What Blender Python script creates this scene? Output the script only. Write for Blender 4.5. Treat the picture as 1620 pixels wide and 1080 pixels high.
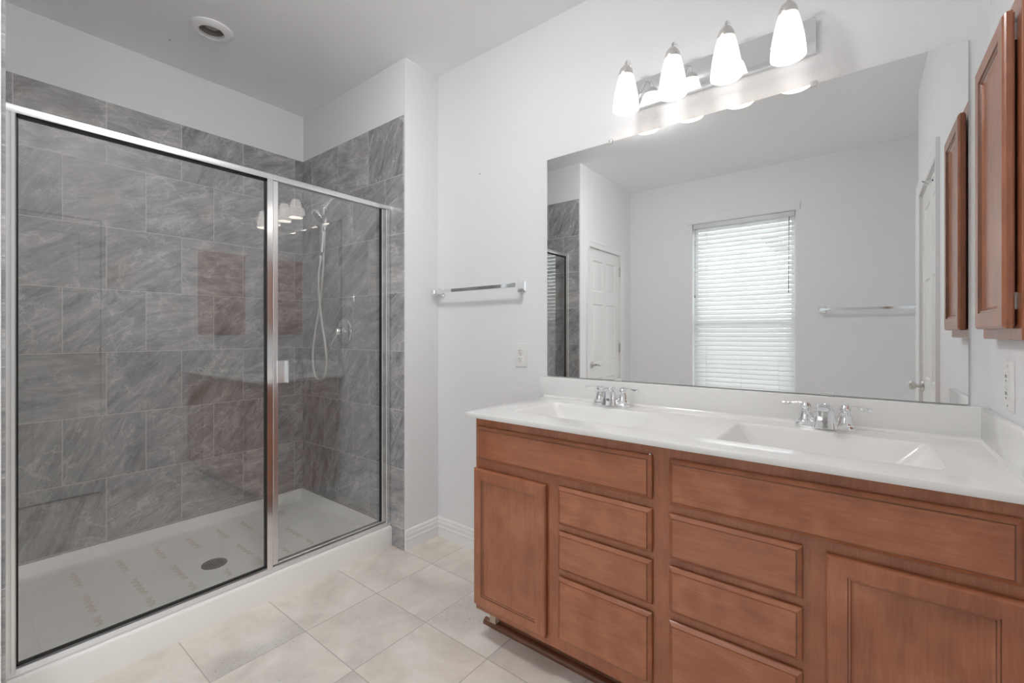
import bpy, bmesh, math, random
from mathutils import Vector, Matrix
from mathutils.geometry import tessellate_polygon

# ------------------------------------------------------------------ scene, camera, light, exposure
for o in list(bpy.data.objects):
    bpy.data.objects.remove(o, do_unlink=True)
SC = bpy.context.scene
COL = SC.collection
random.seed(4)
PI = math.pi

cam_data = bpy.data.cameras.new('camera')
cam = bpy.data.objects.new('camera', cam_data)
COL.objects.link(cam)
cam.location = (0, 0, 1.2)
cam.rotation_euler = (PI / 2, 0, 0.66306)
cam_data.sensor_width = 36
cam_data.lens = 706.384 / 1620 * 36
cam_data.shift_y = -12.63 / 1620
cam_data.clip_start = 0.01
SC.camera = cam

SC.view_settings.view_transform = 'Standard'
SC.view_settings.look = 'None'
SC.view_settings.gamma = 1
SC.view_settings.use_curve_mapping = False
SC.view_settings.exposure = 0.60
try:
    SC.cycles.use_denoising = True
    SC.cycles.max_bounces = 14
    SC.cycles.diffuse_bounces = 10
    SC.cycles.glossy_bounces = 6
    SC.cycles.transparent_max_bounces = 16
    SC.cycles.sample_clamp_indirect = 6
    SC.cycles.caustics_reflective = True
    SC.cycles.caustics_refractive = False
except Exception:
    pass

world = bpy.data.worlds.new('daylight')
SC.world = world
world.use_nodes = True
bgn = world.node_tree.nodes['Background']
bgn.inputs[0].default_value = (0.93, 0.965, 1.0, 1)
bgn.inputs[1].default_value = 4.1


def area_light(name, loc, rot, sx, sy, power, color, shape='RECTANGLE'):
    d = bpy.data.lights.new(name, 'AREA')
    d.shape = shape
    d.size = sx
    d.size_y = sy
    d.energy = power
    d.color = color
    o = bpy.data.objects.new(name, d)
    COL.objects.link(o)
    o.location = loc
    o.rotation_euler = rot
    return o


# added fill light outside the made-up bedroom window (fill_window) beyond the entry opening, behind the right wall
area_light('added_fill_light', (2.56, -1.62, 1.50), (0, -PI / 2, 0), 1.7, 1.16, 235.0, (0.93, 0.968, 1.0))


# ------------------------------------------------------------------ materials
def S(r, g=None, b=None):
    """sRGB 0..255 -> linear rgba"""
    if g is None:
        g = b = r
    f = lambda c: ((c / 255 + 0.055) / 1.055) ** 2.4 if c > 10 else c / 255 / 12.92
    return (f(r), f(g), f(b), 1)


class NT:
    def __init__(self, name):
        self.m = bpy.data.materials.new(name)
        self.m.use_nodes = True
        self.t = self.m.node_tree
        self.p = self.t.nodes['Principled BSDF']
        self.out = self.t.nodes['Material Output']

    def n(self, typ, **kw):
        x = self.t.nodes.new(typ)
        for k, v in kw.items():
            setattr(x, k, v)
        return x

    def link(self, a, b):
        self.t.links.new(a, b)

    def put(self, sock, v):
        if hasattr(v, 'links'):
            self.link(v, sock)
        else:
            sock.default_value = v

    def math(self, op, a, b=0.0, c=None):
        x = self.n('ShaderNodeMath', operation=op)
        self.put(x.inputs[0], a)
        self.put(x.inputs[1], b)
        if c is not None:
            self.put(x.inputs[2], c)
        return x.outputs[0]

    def comb(self, x, y, z):
        c = self.n('ShaderNodeCombineXYZ')
        for i, v in enumerate((x, y, z)):
            self.put(c.inputs[i], v)
        return c.outputs[0]

    def noise(self, vec, scale, detail=4, rough=0.55, dist=0.0):
        x = self.n('ShaderNodeTexNoise')
        self.link(vec, x.inputs['Vector'])
        x.inputs['Scale'].default_value = scale
        x.inputs['Detail'].default_value = detail
        x.inputs['Roughness'].default_value = rough
        x.inputs['Distortion'].default_value = dist
        return x.outputs[0]

    def ramp(self, fac, stops, interp='LINEAR'):
        x = self.n('ShaderNodeValToRGB')
        x.color_ramp.interpolation = interp
        e = x.color_ramp.elements
        while len(e) < len(stops):
            e.new(0.5)
        for k, (p, c) in enumerate(stops):
            e[k].position = p
            e[k].color = c
        self.link(fac, x.inputs[0])
        return x.outputs[0]

    def mix(self, fac, a, b, mode='MIX'):
        x = self.n('ShaderNodeMix', data_type='RGBA', blend_type=mode)
        self.put(x.inputs[0], fac)
        self.put(x.inputs[6], a)
        self.put(x.inputs[7], b)
        return x.outputs[2]

    def bump(self, h, strength, dist=0.002):
        x = self.n('ShaderNodeBump')
        x.inputs['Strength'].default_value = strength
        x.inputs['Distance'].default_value = dist
        self.link(h, x.inputs['Height'])
        self.link(x.outputs[0], self.p.inputs['Normal'])

    def pos(self):
        return self.n('ShaderNodeTexCoord').outputs['Object']

    def xyz(self, v):
        x = self.n('ShaderNodeSeparateXYZ')
        self.link(v, x.inputs[0])
        return x.outputs


def simple(name, col, rough=0.5, metal=0.0, **kw):
    a = NT(name)
    a.p.inputs['Base Color'].default_value = col
    a.p.inputs['Roughness'].default_value = rough
    a.p.inputs['Metallic'].default_value = metal
    for k, v in kw.items():
        a.p.inputs[k].default_value = v
    return a.m


def mat_paint(name, col, bump=0.25):
    a = NT(name)
    a.p.inputs['Roughness'].default_value = 0.6
    a.p.inputs['Specular IOR Level'].default_value = 0.3
    v = a.pos()
    h = a.noise(v, 95, 3, 0.6)
    a.bump(h, bump, 0.0025)
    big = a.noise(v, 1.3, 2)
    c = a.mix(a.math('MULTIPLY', big, 0.12), col, tuple(x * 0.94 for x in col[:3]) + (1,))
    a.link(c, a.p.inputs['Base Color'])
    return a.m


def mat_tile(name, axis, u0, w, v0, h, grout=0.0032):
    """square slate-look tiles in half-offset courses; axis 0 -> u=x, 1 -> u=y; v0 = top of first course"""
    a = NT(name)
    p = a.pos()
    s = a.xyz(p)
    u, z = s[axis], s[2]
    vv = a.math('DIVIDE', a.math('SUBTRACT', v0, z), h)
    row = a.math('FLOOR', vv)
    odd = a.math('MODULO', a.math('ADD', row, 10.0), 2.0)
    uu = a.math('ADD', a.math('DIVIDE', a.math('SUBTRACT', u, u0), w), a.math('MULTIPLY', odd, 0.5))
    col = a.math('FLOOR', uu)
    fu = a.math('FRACT', uu)
    fv = a.math('FRACT', vv)
    du = a.math('MULTIPLY', a.math('MINIMUM', fu, a.math('SUBTRACT', 1.0, fu)), w)
    dv = a.math('MULTIPLY', a.math('MINIMUM', fv, a.math('SUBTRACT', 1.0, fv)), h)
    d = a.math('MINIMUM', du, dv)
    mask = a.math('LESS_THAN', d, grout / 2)
    wn = a.n('ShaderNodeTexWhiteNoise', noise_dimensions='2D')
    a.link(a.comb(col, row, 0.0), wn.inputs['Vector'])
    sc = a.xyz(wn.outputs['Color'])
    rnd = wn.outputs['Value']
    off = a.n('ShaderNodeVectorMath', operation='MULTIPLY_ADD')
    a.link(wn.outputs['Color'], off.inputs[0])
    off.inputs[1].default_value = (31, 27, 19)
    a.link(a.comb(u, z, 0.0), off.inputs[2])
    rot = a.n('ShaderNodeVectorRotate', rotation_type='Z_AXIS')
    a.link(off.outputs[0], rot.inputs['Vector'])
    a.link(a.math('ADD', a.math('MULTIPLY', sc[0], 1.3), -1.25), rot.inputs['Angle'])
    q = rot.outputs[0]
    mp = a.n('ShaderNodeMapping')
    mp.inputs['Scale'].default_value = (3.0, 12, 1)
    a.link(q, mp.inputs[0])
    streak = a.noise(mp.outputs[0], 1.5, 8, 0.68, 0.6)
    cloud = a.noise(q, 5.5, 6, 0.6, 0.5)
    fine = a.noise(mp.outputs[0], 5.5, 6, 0.75, 0.6)
    def veins(vec, scale, width, dist):
        vn = a.noise(vec, scale, 6, 0.6, dist)
        vb = a.math('ABSOLUTE', a.math('SUBTRACT', vn, 0.5))
        return a.math('MAXIMUM', a.math('SUBTRACT', 1.0, a.math('MULTIPLY', vb, width)), 0.0)
    v1 = a.math('MULTIPLY', veins(q, 3.0, 80.0, 0.7), a.math('SMOOTH_MIN', a.math('MAXIMUM', a.math('MULTIPLY', a.math('SUBTRACT', cloud, 0.42), 9.0), 0.0), 1.0, 0.1))
    v2 = a.math('MULTIPLY', veins(mp.outputs[0], 1.6, 60.0, 0.8), a.math('GREATER_THAN', cloud, 0.5))
    f = a.math('ADD', a.math('MULTIPLY', streak, 0.50), a.math('ADD', a.math('MULTIPLY', cloud, 0.22), a.math('MULTIPLY', fine, 0.28)))
    f = a.math('ADD', f, a.math('MULTIPLY', a.math('SUBTRACT', rnd, 0.5), 0.06))
    c = a.ramp(f, [(0.38, S(118, 118, 121)), (0.46, S(148, 148, 150)), (0.54, S(170, 169, 170)), (0.64, S(202, 200, 199))])
    c = a.mix(a.math('MULTIPLY', v1, 0.42), c, S(232, 230, 227))
    c = a.mix(a.math('MULTIPLY', v2, 0.45), c, S(222, 220, 217))
    bn = a.noise(q, 3.0, 3, 0.5)
    c = a.mix(a.math('MULTIPLY', a.math('MAXIMUM', a.math('SUBTRACT', bn, 0.55), 0.0), 1.6), c, S(140, 120, 104))
    c = a.mix(mask, c, S(208, 206, 203))
    a.link(c, a.p.inputs['Base Color'])
    a.link(a.math('ADD', 0.34, a.math('MULTIPLY', mask, 0.45)), a.p.inputs['Roughness'])
    a.p.inputs['Specular IOR Level'].default_value = 0.42
    hh = a.math('SUBTRACT', a.math('MULTIPLY', streak, 0.15), mask)
    a.bump(hh, 0.35, 0.001)
    return a.m


def mat_floor():
    a = NT('floor_tile')
    s = a.xyz(a.pos())
    w, h = 0.338, 0.3355
    uu = a.math('DIVIDE', a.math('ADD', s[0], 1.763 + 0.338 * 4), w)
    vv = a.math('DIVIDE', a.math('ADD', s[1], -1.577 + 0.3355 * 12), h)
    fu, fv = a.math('FRACT', uu), a.math('FRACT', vv)
    du = a.math('MULTIPLY', a.math('MINIMUM', fu, a.math('SUBTRACT', 1.0, fu)), w)
    dv = a.math('MULTIPLY', a.math('MINIMUM', fv, a.math('SUBTRACT', 1.0, fv)), h)
    mask = a.math('LESS_THAN', a.math('MINIMUM', du, dv), 0.0019)
    wn = a.n('ShaderNodeTexWhiteNoise', noise_dimensions='2D')
    a.link(a.comb(a.math('FLOOR', uu), a.math('FLOOR', vv), 0.0), wn.inputs['Vector'])
    off = a.n('ShaderNodeVectorMath', operation='MULTIPLY_ADD')
    a.link(wn.outputs['Color'], off.inputs[0])
    off.inputs[1].default_value = (31, 27, 19)
    a.link(a.comb(s[0], s[1], 0.0), off.inputs[2])
    q = off.outputs[0]
    n1 = a.noise(q, 5.0, 7, 0.62, 0.5)
    n2 = a.noise(q, 2.6, 4, 0.5, 0.2)
    c = a.ramp(n1, [(0.30, S(210, 201, 191)), (0.48, S(227, 219, 209)), (0.6, S(234, 228, 219)), (0.75, S(240, 235, 228))])
    # worn grey patches with pitted specks
    patch = a.ramp(n2, [(0.5, (0, 0, 0, 1)), (0.68, (1, 1, 1, 1))])
    c = a.mix(a.math('MULTIPLY', patch, 0.42), c, S(178, 175, 175))
    sp = a.noise(q, 150, 2, 0.5)
    pm = a.math('MULTIPLY', a.math('GREATER_THAN', sp, 0.655), patch)
    c = a.mix(a.math('MULTIPLY', pm, 0.55), c, S(132, 128, 124))
    c = a.mix(mask, c, S(186, 179, 170))
    a.link(c, a.p.inputs['Base Color'])
    a.p.inputs['Roughness'].default_value = 0.42
    a.bump(a.math('SUBTRACT', a.math('MULTIPLY', n1, 0.2), mask), 0.3, 0.001)
    return a.m


def mat_wood(name, axis, tone=1.0, seed=0.0):
    """stained maple; axis = direction of the grain"""
    a = NT(name)
    p = a.pos()
    mp = a.n('ShaderNodeMapping')
    sc = [17, 17, 17]
    sc[axis] = 1.7
    mp.inputs['Scale'].default_value = sc
    mp.inputs['Location'].default_value = (seed, seed * 1.7, seed * .6)
    a.link(p, mp.inputs[0])
    g = a.noise(mp.outputs[0], 2.2, 7, 0.62, 0.8)
    mp2 = a.n('ShaderNodeMapping')
    sc2 = [260, 260, 260]
    sc2[axis] = 16
    mp2.inputs['Scale'].default_value = sc2
    a.link(p, mp2.inputs[0])
    fine = a.noise(mp2.outputs[0], 1.0, 2, 0.5)
    blot = a.noise(p, 7 + seed, 3, 0.5, 0.3)
    f = a.math('ADD', a.math('MULTIPLY', g, 0.32), a.math('ADD', a.math('MULTIPLY', blot, 0.44), a.math('MULTIPLY', fine, 0.24)))
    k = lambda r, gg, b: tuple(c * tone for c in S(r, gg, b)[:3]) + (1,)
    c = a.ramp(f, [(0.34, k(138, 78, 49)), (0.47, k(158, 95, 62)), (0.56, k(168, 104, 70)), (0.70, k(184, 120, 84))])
    a.link(c, a.p.inputs['Base Color'])
    a.p.inputs['Roughness'].default_value = 0.36
    a.p.inputs['Coat Weight'].default_value = 0.45
    a.p.inputs['Coat IOR'].default_value = 1.65
    a.p.inputs['Coat Roughness'].default_value = 0.15
    a.bump(fine, 0.06, 0.0006)
    return a.m


def mat_glass(name, ior=1.55, tint=(0.97, 0.985, 0.98, 1)):
    """clear pane: see-through with real fresnel reflections"""
    a = NT(name)
    fr = a.n('ShaderNodeFresnel')
    fr.inputs['IOR'].default_value = ior
    tr = a.n('ShaderNodeBsdfTransparent')
    tr.inputs[0].default_value = tint
    gl = a.n('ShaderNodeBsdfGlossy')
    gl.inputs['Roughness'].default_value = 0.0
    mx = a.n('ShaderNodeMixShader')
    geo = a.n('ShaderNodeNewGeometry')      # reflect once, on the outer faces of the pane
    a.link(a.math('MULTIPLY', fr.outputs[0], a.math('SUBTRACT', 1.0, geo.outputs['Backfacing'])), mx.inputs[0])
    a.link(tr.outputs[0], mx.inputs[1])
    a.link(gl.outputs[0], mx.inputs[2])
    a.link(mx.outputs[0], a.out.inputs[0])
    return a.m


def mat_emit(name, col, strength):
    a = NT(name)
    a.p.inputs['Base Color'].default_value = col
    a.p.inputs['Emission Color'].default_value = col
    a.p.inputs['Emission Strength'].default_value = strength
    a.p.inputs['Roughness'].default_value = 0.25
    return a.m


WALL = mat_paint('wall_paint', S(233, 234, 236), 0.4)
CEIL = mat_paint('ceiling_paint', S(245, 245, 246), 0.35)
TRIM = simple('trim_paint', S(236, 236, 236), 0.35)
DOORP = simple('door_paint', S(232, 232, 231), 0.35)
CTR = simple('cultured_marble', S(236, 236, 235), 0.13, 0, **{'Coat Weight': 0.3, 'Coat Roughness': 0.05})
PAN = simple('acrylic_pan', S(238, 236, 232), 0.28)
CHROME = simple('chrome', (0.88, 0.89, 0.9, 1), 0.07, 1.0)
ALU = simple('brushed_aluminium', (0.80, 0.81, 0.82, 1), 0.26, 1.0)
ALUT = simple('satin_aluminium', (0.80, 0.80, 0.80, 1), 0.48, 0.75)
ALUB = simple('polished_aluminium', (0.86, 0.86, 0.87, 1), 0.14, 1.0)
CAPM = simple('brushed_cap', (0.78, 0.76, 0.73, 1), 0.35, 1.0)
NICKEL = simple('satin_nickel', (0.62, 0.60, 0.57, 1), 0.3, 1.0)
BNICK = simple('pewter', (0.42, 0.39, 0.38, 1), 0.38, 1.0)
BLACK = simple('black_rubber', (0.012, 0.011, 0.011, 1), 0.55)
SLOT = simple('socket_slot', S(96, 96, 96), 0.7)
DARK = simple('dark_hole', (0.02, 0.02, 0.02, 1), 0.8)
MIRROR = simple('mirror_silver', (0.85, 0.86, 0.86, 1), 0.0, 1.0)
MEDGE = simple('mirror_edge', (0.10, 0.12, 0.115, 1), 0.3)
PLASTIC = simple('white_plastic', S(232, 232, 230), 0.3)
CLEAR = simple('clear_plastic', S(225, 226, 226), 0.15, 0, **{'Alpha': 0.75})
BAFFLE = simple('lamp_baffle', S(150, 143, 138), 0.5)
WOODH = mat_wood('wood_grain_across', 0, 1.0, 0.0)
WOODV = mat_wood('wood_grain_upright', 2, 0.98, 2.3)
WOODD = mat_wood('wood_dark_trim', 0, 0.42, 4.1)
GLAZE_SHADE = mat_wood('groove_glaze_and_shade', 0, 0.42, 1.1)  # stain glaze in the grooves, darkened to paint in weak groove shade
WOODR = simple('raw_wood', S(190, 172, 150), 0.7)
GLASS = mat_glass('shower_glass', 2.5, (0.99, 0.995, 0.992, 1))
PANE = mat_glass('window_glass', 1.45)
SHADE = mat_emit('opal_glass_lit', (1.0, 0.97, 0.935, 1), 0.82)
BULB = mat_emit('lamp_glow', (1.0, 0.95, 0.9, 1), 1.5)
SHIN = mat_emit('opal_glass_inside', (1.0, 0.955, 0.91, 1), 1.4)
DIFF = mat_emit('fill_dome_glow', (1.0, 0.988, 0.975, 1), 42.0)
STRIPM = simple('non_slip_print', S(222, 213, 199), 0.5)
SLAT = simple('blind_slat', S(238, 238, 237), 0.4)
_t = SLAT.node_tree
_tr = _t.nodes.new('ShaderNodeBsdfTranslucent')
_tr.inputs[0].default_value = S(236, 238, 240)
_mx = _t.nodes.new('ShaderNodeMixShader')
_mx.inputs[0].default_value = 0.4
_t.links.new(_t.nodes['Principled BSDF'].outputs[0], _mx.inputs[1])
_t.links.new(_tr.outputs[0], _mx.inputs[2])
_t.links.new(_mx.outputs[0], _t.nodes['Material Output'].inputs[0])
TILE_B = mat_tile('slate_tile_back', 1, 0.2068 + 0.0, 0.3275, 2.412, 0.3275)
TILE_E = mat_tile('slate_tile_right', 0, -2.982, 0.332, 2.410, 0.3272)
TILE_L = mat_tile('slate_tile_left', 0, -2.982, 0.332, 2.410, 0.3272)
FLOORM = mat_floor()


# ------------------------------------------------------------------ mesh helpers
def B():
    return bmesh.new()


def box(bm, x0, x1, y0, y1, z0, z1, bev=0.0, seg=1):
    m = Matrix.Translation(((x0 + x1) / 2, (y0 + y1) / 2, (z0 + z1) / 2)) @ Matrix.Diagonal((abs(x1 - x0), abs(y1 - y0), abs(z1 - z0), 1))
    r = bmesh.ops.create_cube(bm, size=1, matrix=m)
    if bev:
        es = list({e for v in r['verts'] for e in v.link_edges})
        bmesh.ops.bevel(bm, geom=es, offset=bev, segments=seg, profile=0.5, affect='EDGES')
    return bm


def ring(bm, c, u, v, r, n, ru=None):
    return [bm.verts.new(c + u * (math.cos(2 * PI * k / n) * (ru or r)) + v * (math.sin(2 * PI * k / n) * r)) for k in range(n)]


def bridge(bm, a, b):
    n = len(a)
    for k in range(n):
        try:
            bm.faces.new((a[k], a[(k + 1) % n], b[(k + 1) % n], b[k]))
        except ValueError:
            pass


def frame_of(d):
    d = d.normalized()
    up = Vector((0, 0, 1)) if abs(d.z) < 0.9 else Vector((1, 0, 0))
    u = d.cross(up).normalized()
    return u, u.cross(d).normalized()


def tube(bm, pts, r, n=12, cap=True):
    pts = [Vector(p) for p in pts]
    rs = r if isinstance(r, (list, tuple)) else [r] * len(pts)
    prev = None
    first = None
    u = None
    for i, p in enumerate(pts):
        d = (pts[min(i + 1, len(pts) - 1)] - pts[max(i - 1, 0)]).normalized()
        if u is None:
            u, v = frame_of(d)
        else:
            u = (u - d * u.dot(d)).normalized()
            v = d.cross(u)
        rg = ring(bm, p, u, v, rs[i], n)
        if prev:
            bridge(bm, prev, rg)
        else:
            first = rg
        prev = rg
    if cap:
        bm.faces.new(first[::-1])
        bm.faces.new(prev)
    return bm


def lathe(bm, prof, c, axis=(0, 0, 1), n=28, cap0=True, cap1=True):
    """prof = [(radius, distance along axis)]"""
    c = Vector(c)
    ax = Vector(axis).normalized()
    u, v = frame_of(ax)
    prev = first = None
    for r, t in prof:
        rg = ring(bm, c + ax * t, u, v, max(r, 1e-5), n)
        if prev:
            bridge(bm, prev, rg)
        else:
            first = rg
        prev = rg
    if cap0:
        bm.faces.new(first[::-1])
    if cap1:
        bm.faces.new(prev)
    return bm


def spline(pts, k=8):
    """Catmull-Rom through the points"""
    P = [Vector(p) for p in pts]
    P = [P[0] * 2 - P[1]] + P + [P[-1] * 2 - P[-2]]
    out = []
    for i in range(1, len(P) - 2):
        for s in range(k):
            t = s / k
            a, b, c, d = P[i - 1:i + 3]
            out.append(0.5 * ((2 * b) + (c - a) * t + (2 * a - 5 * b + 4 * c - d) * t * t + (3 * b - a - 3 * c + d) * t ** 3))
    out.append(P[-2])
    return out


def extrude_profile(bm, prof, fn, a, b):
    """prof: closed 2D list; fn(p, q, t) -> point, swept from t=a to t=b"""
    r0 = [bm.verts.new(fn(p, q, a)) for p, q in prof]
    r1 = [bm.verts.new(fn(p, q, b)) for p, q in prof]
    bridge(bm, r0, r1)
    bm.faces.new(r0[::-1])
    bm.faces.new(r1)
    return bm


def face_holes(bm, outer, holes):
    """flat face with holes; lists of Vectors; returns vert lists"""
    loops = [outer] + holes
    vs = [[bm.verts.new(p) for p in lp] for lp in loops]
    flat = [v for l in vs for v in l]
    for t in tessellate_polygon([[Vector(p) for p in lp] for lp in loops]):
        try:
            bm.faces.new([flat[i] for i in t])
        except ValueError:
            pass
    return vs


def rrect(x0, x1, y0, y1, r, n=5):
    out = []
    for cx, cy, a0 in ((x1 - r, y1 - r, 0), (x0 + r, y1 - r, PI / 2), (x0 + r, y0 + r, PI), (x1 - r, y0 + r, 1.5 * PI)):
        for k in range(n + 1):
            t = a0 + PI / 2 * k / n
            out.append((cx + r * math.cos(t), cy + r * math.sin(t)))
    return out


ORG = {}


def root(name, loc, label, cat, group=None):
    o = bpy.data.objects.new(name, None)
    COL.objects.link(o)
    o.location = loc
    o.empty_display_size = 0.05
    ORG[o.name] = Vector(loc)
    tagit(o, label, cat, group)
    return o


def tagit(o, label=None, cat=None, group=None, kind=None):
    if label:
        o['label'] = label
    if cat:
        o['category'] = cat
    if group:
        o['group'] = group
    if kind:
        o['kind'] = kind
    return o


def obj(name, bm, mats, parent=None, origin=None, sharp=32, recalc=True):
    """links the bmesh (world coordinates) as one mesh object"""
    org = ORG[parent.name] if parent is not None else Vector(origin or (0, 0, 0))
    if recalc:
        bmesh.ops.recalc_face_normals(bm, faces=bm.faces)
    for v in bm.verts:
        v.co -= org
    me = bpy.data.meshes.new(name)
    for f in bm.faces:
        f.smooth = True
    bm.to_mesh(me)
    bm.free()
    try:
        me.set_sharp_from_angle(angle=math.radians(sharp))
    except Exception:
        pass
    if not isinstance(mats, (list, tuple)):
        mats = [mats]
    for m in mats:
        me.materials.append(m)
    o = bpy.data.objects.new(name, me)
    COL.objects.link(o)
    if parent is not None:
        o.parent = parent
    else:
        o.location = org
    ORG[o.name] = org
    return o


def struct(name, bm, mats, parent=None, sharp=32):
    o = obj(name, bm, mats, parent, sharp=sharp)
    if parent is None:
        o['kind'] = 'structure'
    return o


def rect_loop(mapf, u0, u1, v0, v1, d):
    return [mapf(u0, v0, d), mapf(u1, v0, d), mapf(u1, v1, d), mapf(u0, v1, d)]


def nested(bm, mapf, u0, u1, v0, v1, prof, close=True, start=None, dark=()):
    """prof = [(inset, depth)]"""
    prev = start
    for q_, (ins, d) in enumerate(prof):
        lp = [bm.verts.new(p) for p in rect_loop(mapf, u0 + ins, u1 - ins, v0 + ins, v1 - ins, d)]
        if prev:
            n0 = len(bm.faces)
            bridge(bm, prev, lp)
            if q_ in dark:
                bm.faces.ensure_lookup_table()
                for f_ in bm.faces[n0:]:
                    f_.material_index = 1
        elif close:
            bm.faces.new(lp[::-1])
        prev = lp
    bm.faces.new(prev)
    return bm


# ------------------------------------------------------------------ room shell
YW, XS, XB, YE, ZC, XR, YL, YF = 1.829, -1.986, -3.112, 1.583, 2.731, 0.288, 0.110, -1.0
XN = 2.4      # far side of the entry nook
YN0 = -2.2     # far wall of the bedroom beyond the opening
YN = -0.16    # where the right wall ends

bm = B()
box(bm, -3.2, XN + 0.1, YF - 0.12, YW + 0.1, -0.06, 0)
box(bm, 0.42, XN + 0.1, YN0 - 0.1, YF - 0.12, -0.06, 0)
struct('floor', bm, FLOORM)


def circ(cx, cy, r, n=40):
    return [(cx + r * math.cos(2 * PI * k / n), cy + r * math.sin(2 * PI * k / n)) for k in range(n)]


DLX, DLY = -2.580, 0.842
bm = B()
outer = [Vector(p + (ZC,)) for p in ((-3.25, YF - 0.12), (0.42, YF - 0.12), (0.42, YN0 - 0.1), (XN + 0.1, YN0 - 0.1), (XN + 0.1, YW + 0.12), (-3.25, YW + 0.12))]
vs = face_holes(bm, outer, [[Vector(p + (ZC,)) for p in circ(DLX, DLY, 0.062)]])
top = [bm.verts.new(v.co + Vector((0, 0, 0.1))) for v in vs[0]]
bridge(bm, vs[0], top)
up = [bm.verts.new(v.co + Vector((0, 0, 0.1))) for v in vs[1]]
bridge(bm, vs[1], up)
bm.faces.new(up)
bm.faces.new(top)
struct('ceiling', bm, CEIL)

bm = B()
box(bm, XS - 0.02, XR + 0.1, YW, YW + 0.12, 0, ZC)
struct('wall_back', bm, WALL)
bm = B()
box(bm, -3.2, XS, YE, YW + 0.12, 0, ZC, 0.004, 2)
struct('wall_shower_right', bm, WALL)
bm = B()
box(bm, XB - 0.1, XB, YL - 0.1, YE + 0.02, 0, ZC)
struct('wall_shower_back', bm, WALL)
bm = B()
box(bm, XB - 0.1, XS - 0.1, YL - 0.1, YL, 0, ZC)
struct('wall_shower_left', bm, WALL)
# tile cladding of the shower, 8-10 mm proud of the painted wall
ZT = 2.410
bm = B()
box(bm, XB, XB + 0.008, YL + 0.01, YE - 0.008, 0.1, ZT)
struct('wall_tile_back', bm, TILE_B)
bm = B()
box(bm, XB, XS - 0.0065, YE - 0.008, YE, 0.0, ZT, 0.002)
struct('wall_tile_right', bm, TILE_E)
bm = B()
box(bm, XB, XS - 0.0065, YL, YL + 0.009, 0.0, ZT, 0.002)
struct('wall_tile_left', bm, TILE_L)


def wall_with_openings(name, mapf, u0, u1, holes, thick, mat, v1=ZC):
    """mapf(u, v, d): d grows away from the room"""
    bm = B()
    out = [Vector(mapf(*p, 0)) for p in ((u0, 0), (u1, 0), (u1, v1), (u0, v1))]
    hl = [[Vector(mapf(*p, 0)) for p in ((a, c), (b, c), (b, d), (a, d))] for a, b, c, d in holes]
    fr = face_holes(bm, out, hl)
    out = [Vector(mapf(*p, thick)) for p in ((u0, 0), (u1, 0), (u1, v1), (u0, v1))]
    hl = [[Vector(mapf(*p, thick)) for p in ((a, c), (b, c), (b, d), (a, d))] for a, b, c, d in holes]
    bk = face_holes(bm, out, hl)
    for a, b in zip(fr, bk):
        bridge(bm, a, b)
    return struct(name, bm, mat)


WX0, WX1, WZ0, WZ1 = -1.333, -0.454, 0.46, 2.290
wall_with_openings('wall_front', lambda u, v, d: Vector((u, YF - d, v)), -2.1, 0.52, [(WX0, WX1, WZ0, WZ1)], 0.12, WALL)
# left wall with door 2, right wall with door 1
D2A, D2B, D2H = -0.735, -0.068, 2.005
D1A, D1B, D1H = -0.062, 0.745, 2.045
wall_with_openings('wall_left', lambda u, v, d: Vector((XS - d, u, v)), YF, YL, [(D2A - 0.012, D2B + 0.012, 0.0, D2H + 0.012)], 0.1, WALL)
wall_with_openings('wall_right', lambda u, v, d: Vector((XR + d, u, v)), YN, YW, [(D1A - 0.012, D1B + 0.012, 0.0, D1H + 0.012)], 0.1, WALL)
bm = B()
box(bm, XR + 0.1, XN, YW, YW + 0.12, 0, ZC)
struct('wall_bedroom_back', bm, WALL)
W2 = (-2.18, -1.06, 0.68, 2.32)  # invented opening and window for the added fill light
bm = B()
for y0_, y1_, z0_, z1_ in ((YN0, W2[0], 0, ZC), (W2[1], YW + 0.12, 0, ZC), (W2[0], W2[1], 0, W2[2]), (W2[0], W2[1], W2[3], ZC)):
    box(bm, XN, XN + 0.1, y0_, y1_, z0_, z1_)
struct('wall_bedroom_right', bm, WALL)
bm = B()
for y0_, y1_, z0_, z1_ in ((W2[0], W2[0] + .035, W2[2], W2[3]), (W2[1] - .035, W2[1], W2[2], W2[3]), (W2[0] + .035, W2[1] - .035, W2[2], W2[2] + .035), (W2[0] + .035, W2[1] - .035, W2[3] - .035, W2[3]), (W2[0] + .035, W2[1] - .035, 1.485, 1.515)):
    box(bm, XN + 0.03, XN + 0.07, y0_, y1_, z0_, z1_)
struct('fill_window', bm, TRIM)
bm = B()
box(bm, 0.42, 0.52, YF, YN, 2.10, ZC)
box(bm, 0.388, 0.52, YN, YN + 0.1, 0, ZC)
struct('light_block_header', bm, WALL)  # unseen header, added to keep light off the ceiling near the opening
bm = B()
box(bm, 0.42, 0.52, YN0, YF - 0.12, 0, ZC)
struct('wall_bedroom_left', bm, WALL)
bm = B()
box(bm, 0.42, XN + 0.1, YN0 - 0.1, YN0, 0, ZC)
struct('wall_bedroom_front', bm, WALL)

# baseboards: profile (thickness, height)
BPROF = [(0, 0), (0.0125, 0), (0.0125, 0.050), (0.0145, 0.054), (0.0145, 0.062), (0.011, 0.066), (0.0115, 0.086), (0.008, 0.094), (0.0095, 0.101), (0.006, 0.110), (0, 0.113)]


def baseboard(name, fn, a, b):
    bm = B()
    extrude_profile(bm, BPROF, fn, a, b)
    return struct(name, bm, TRIM, sharp=20)


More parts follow.
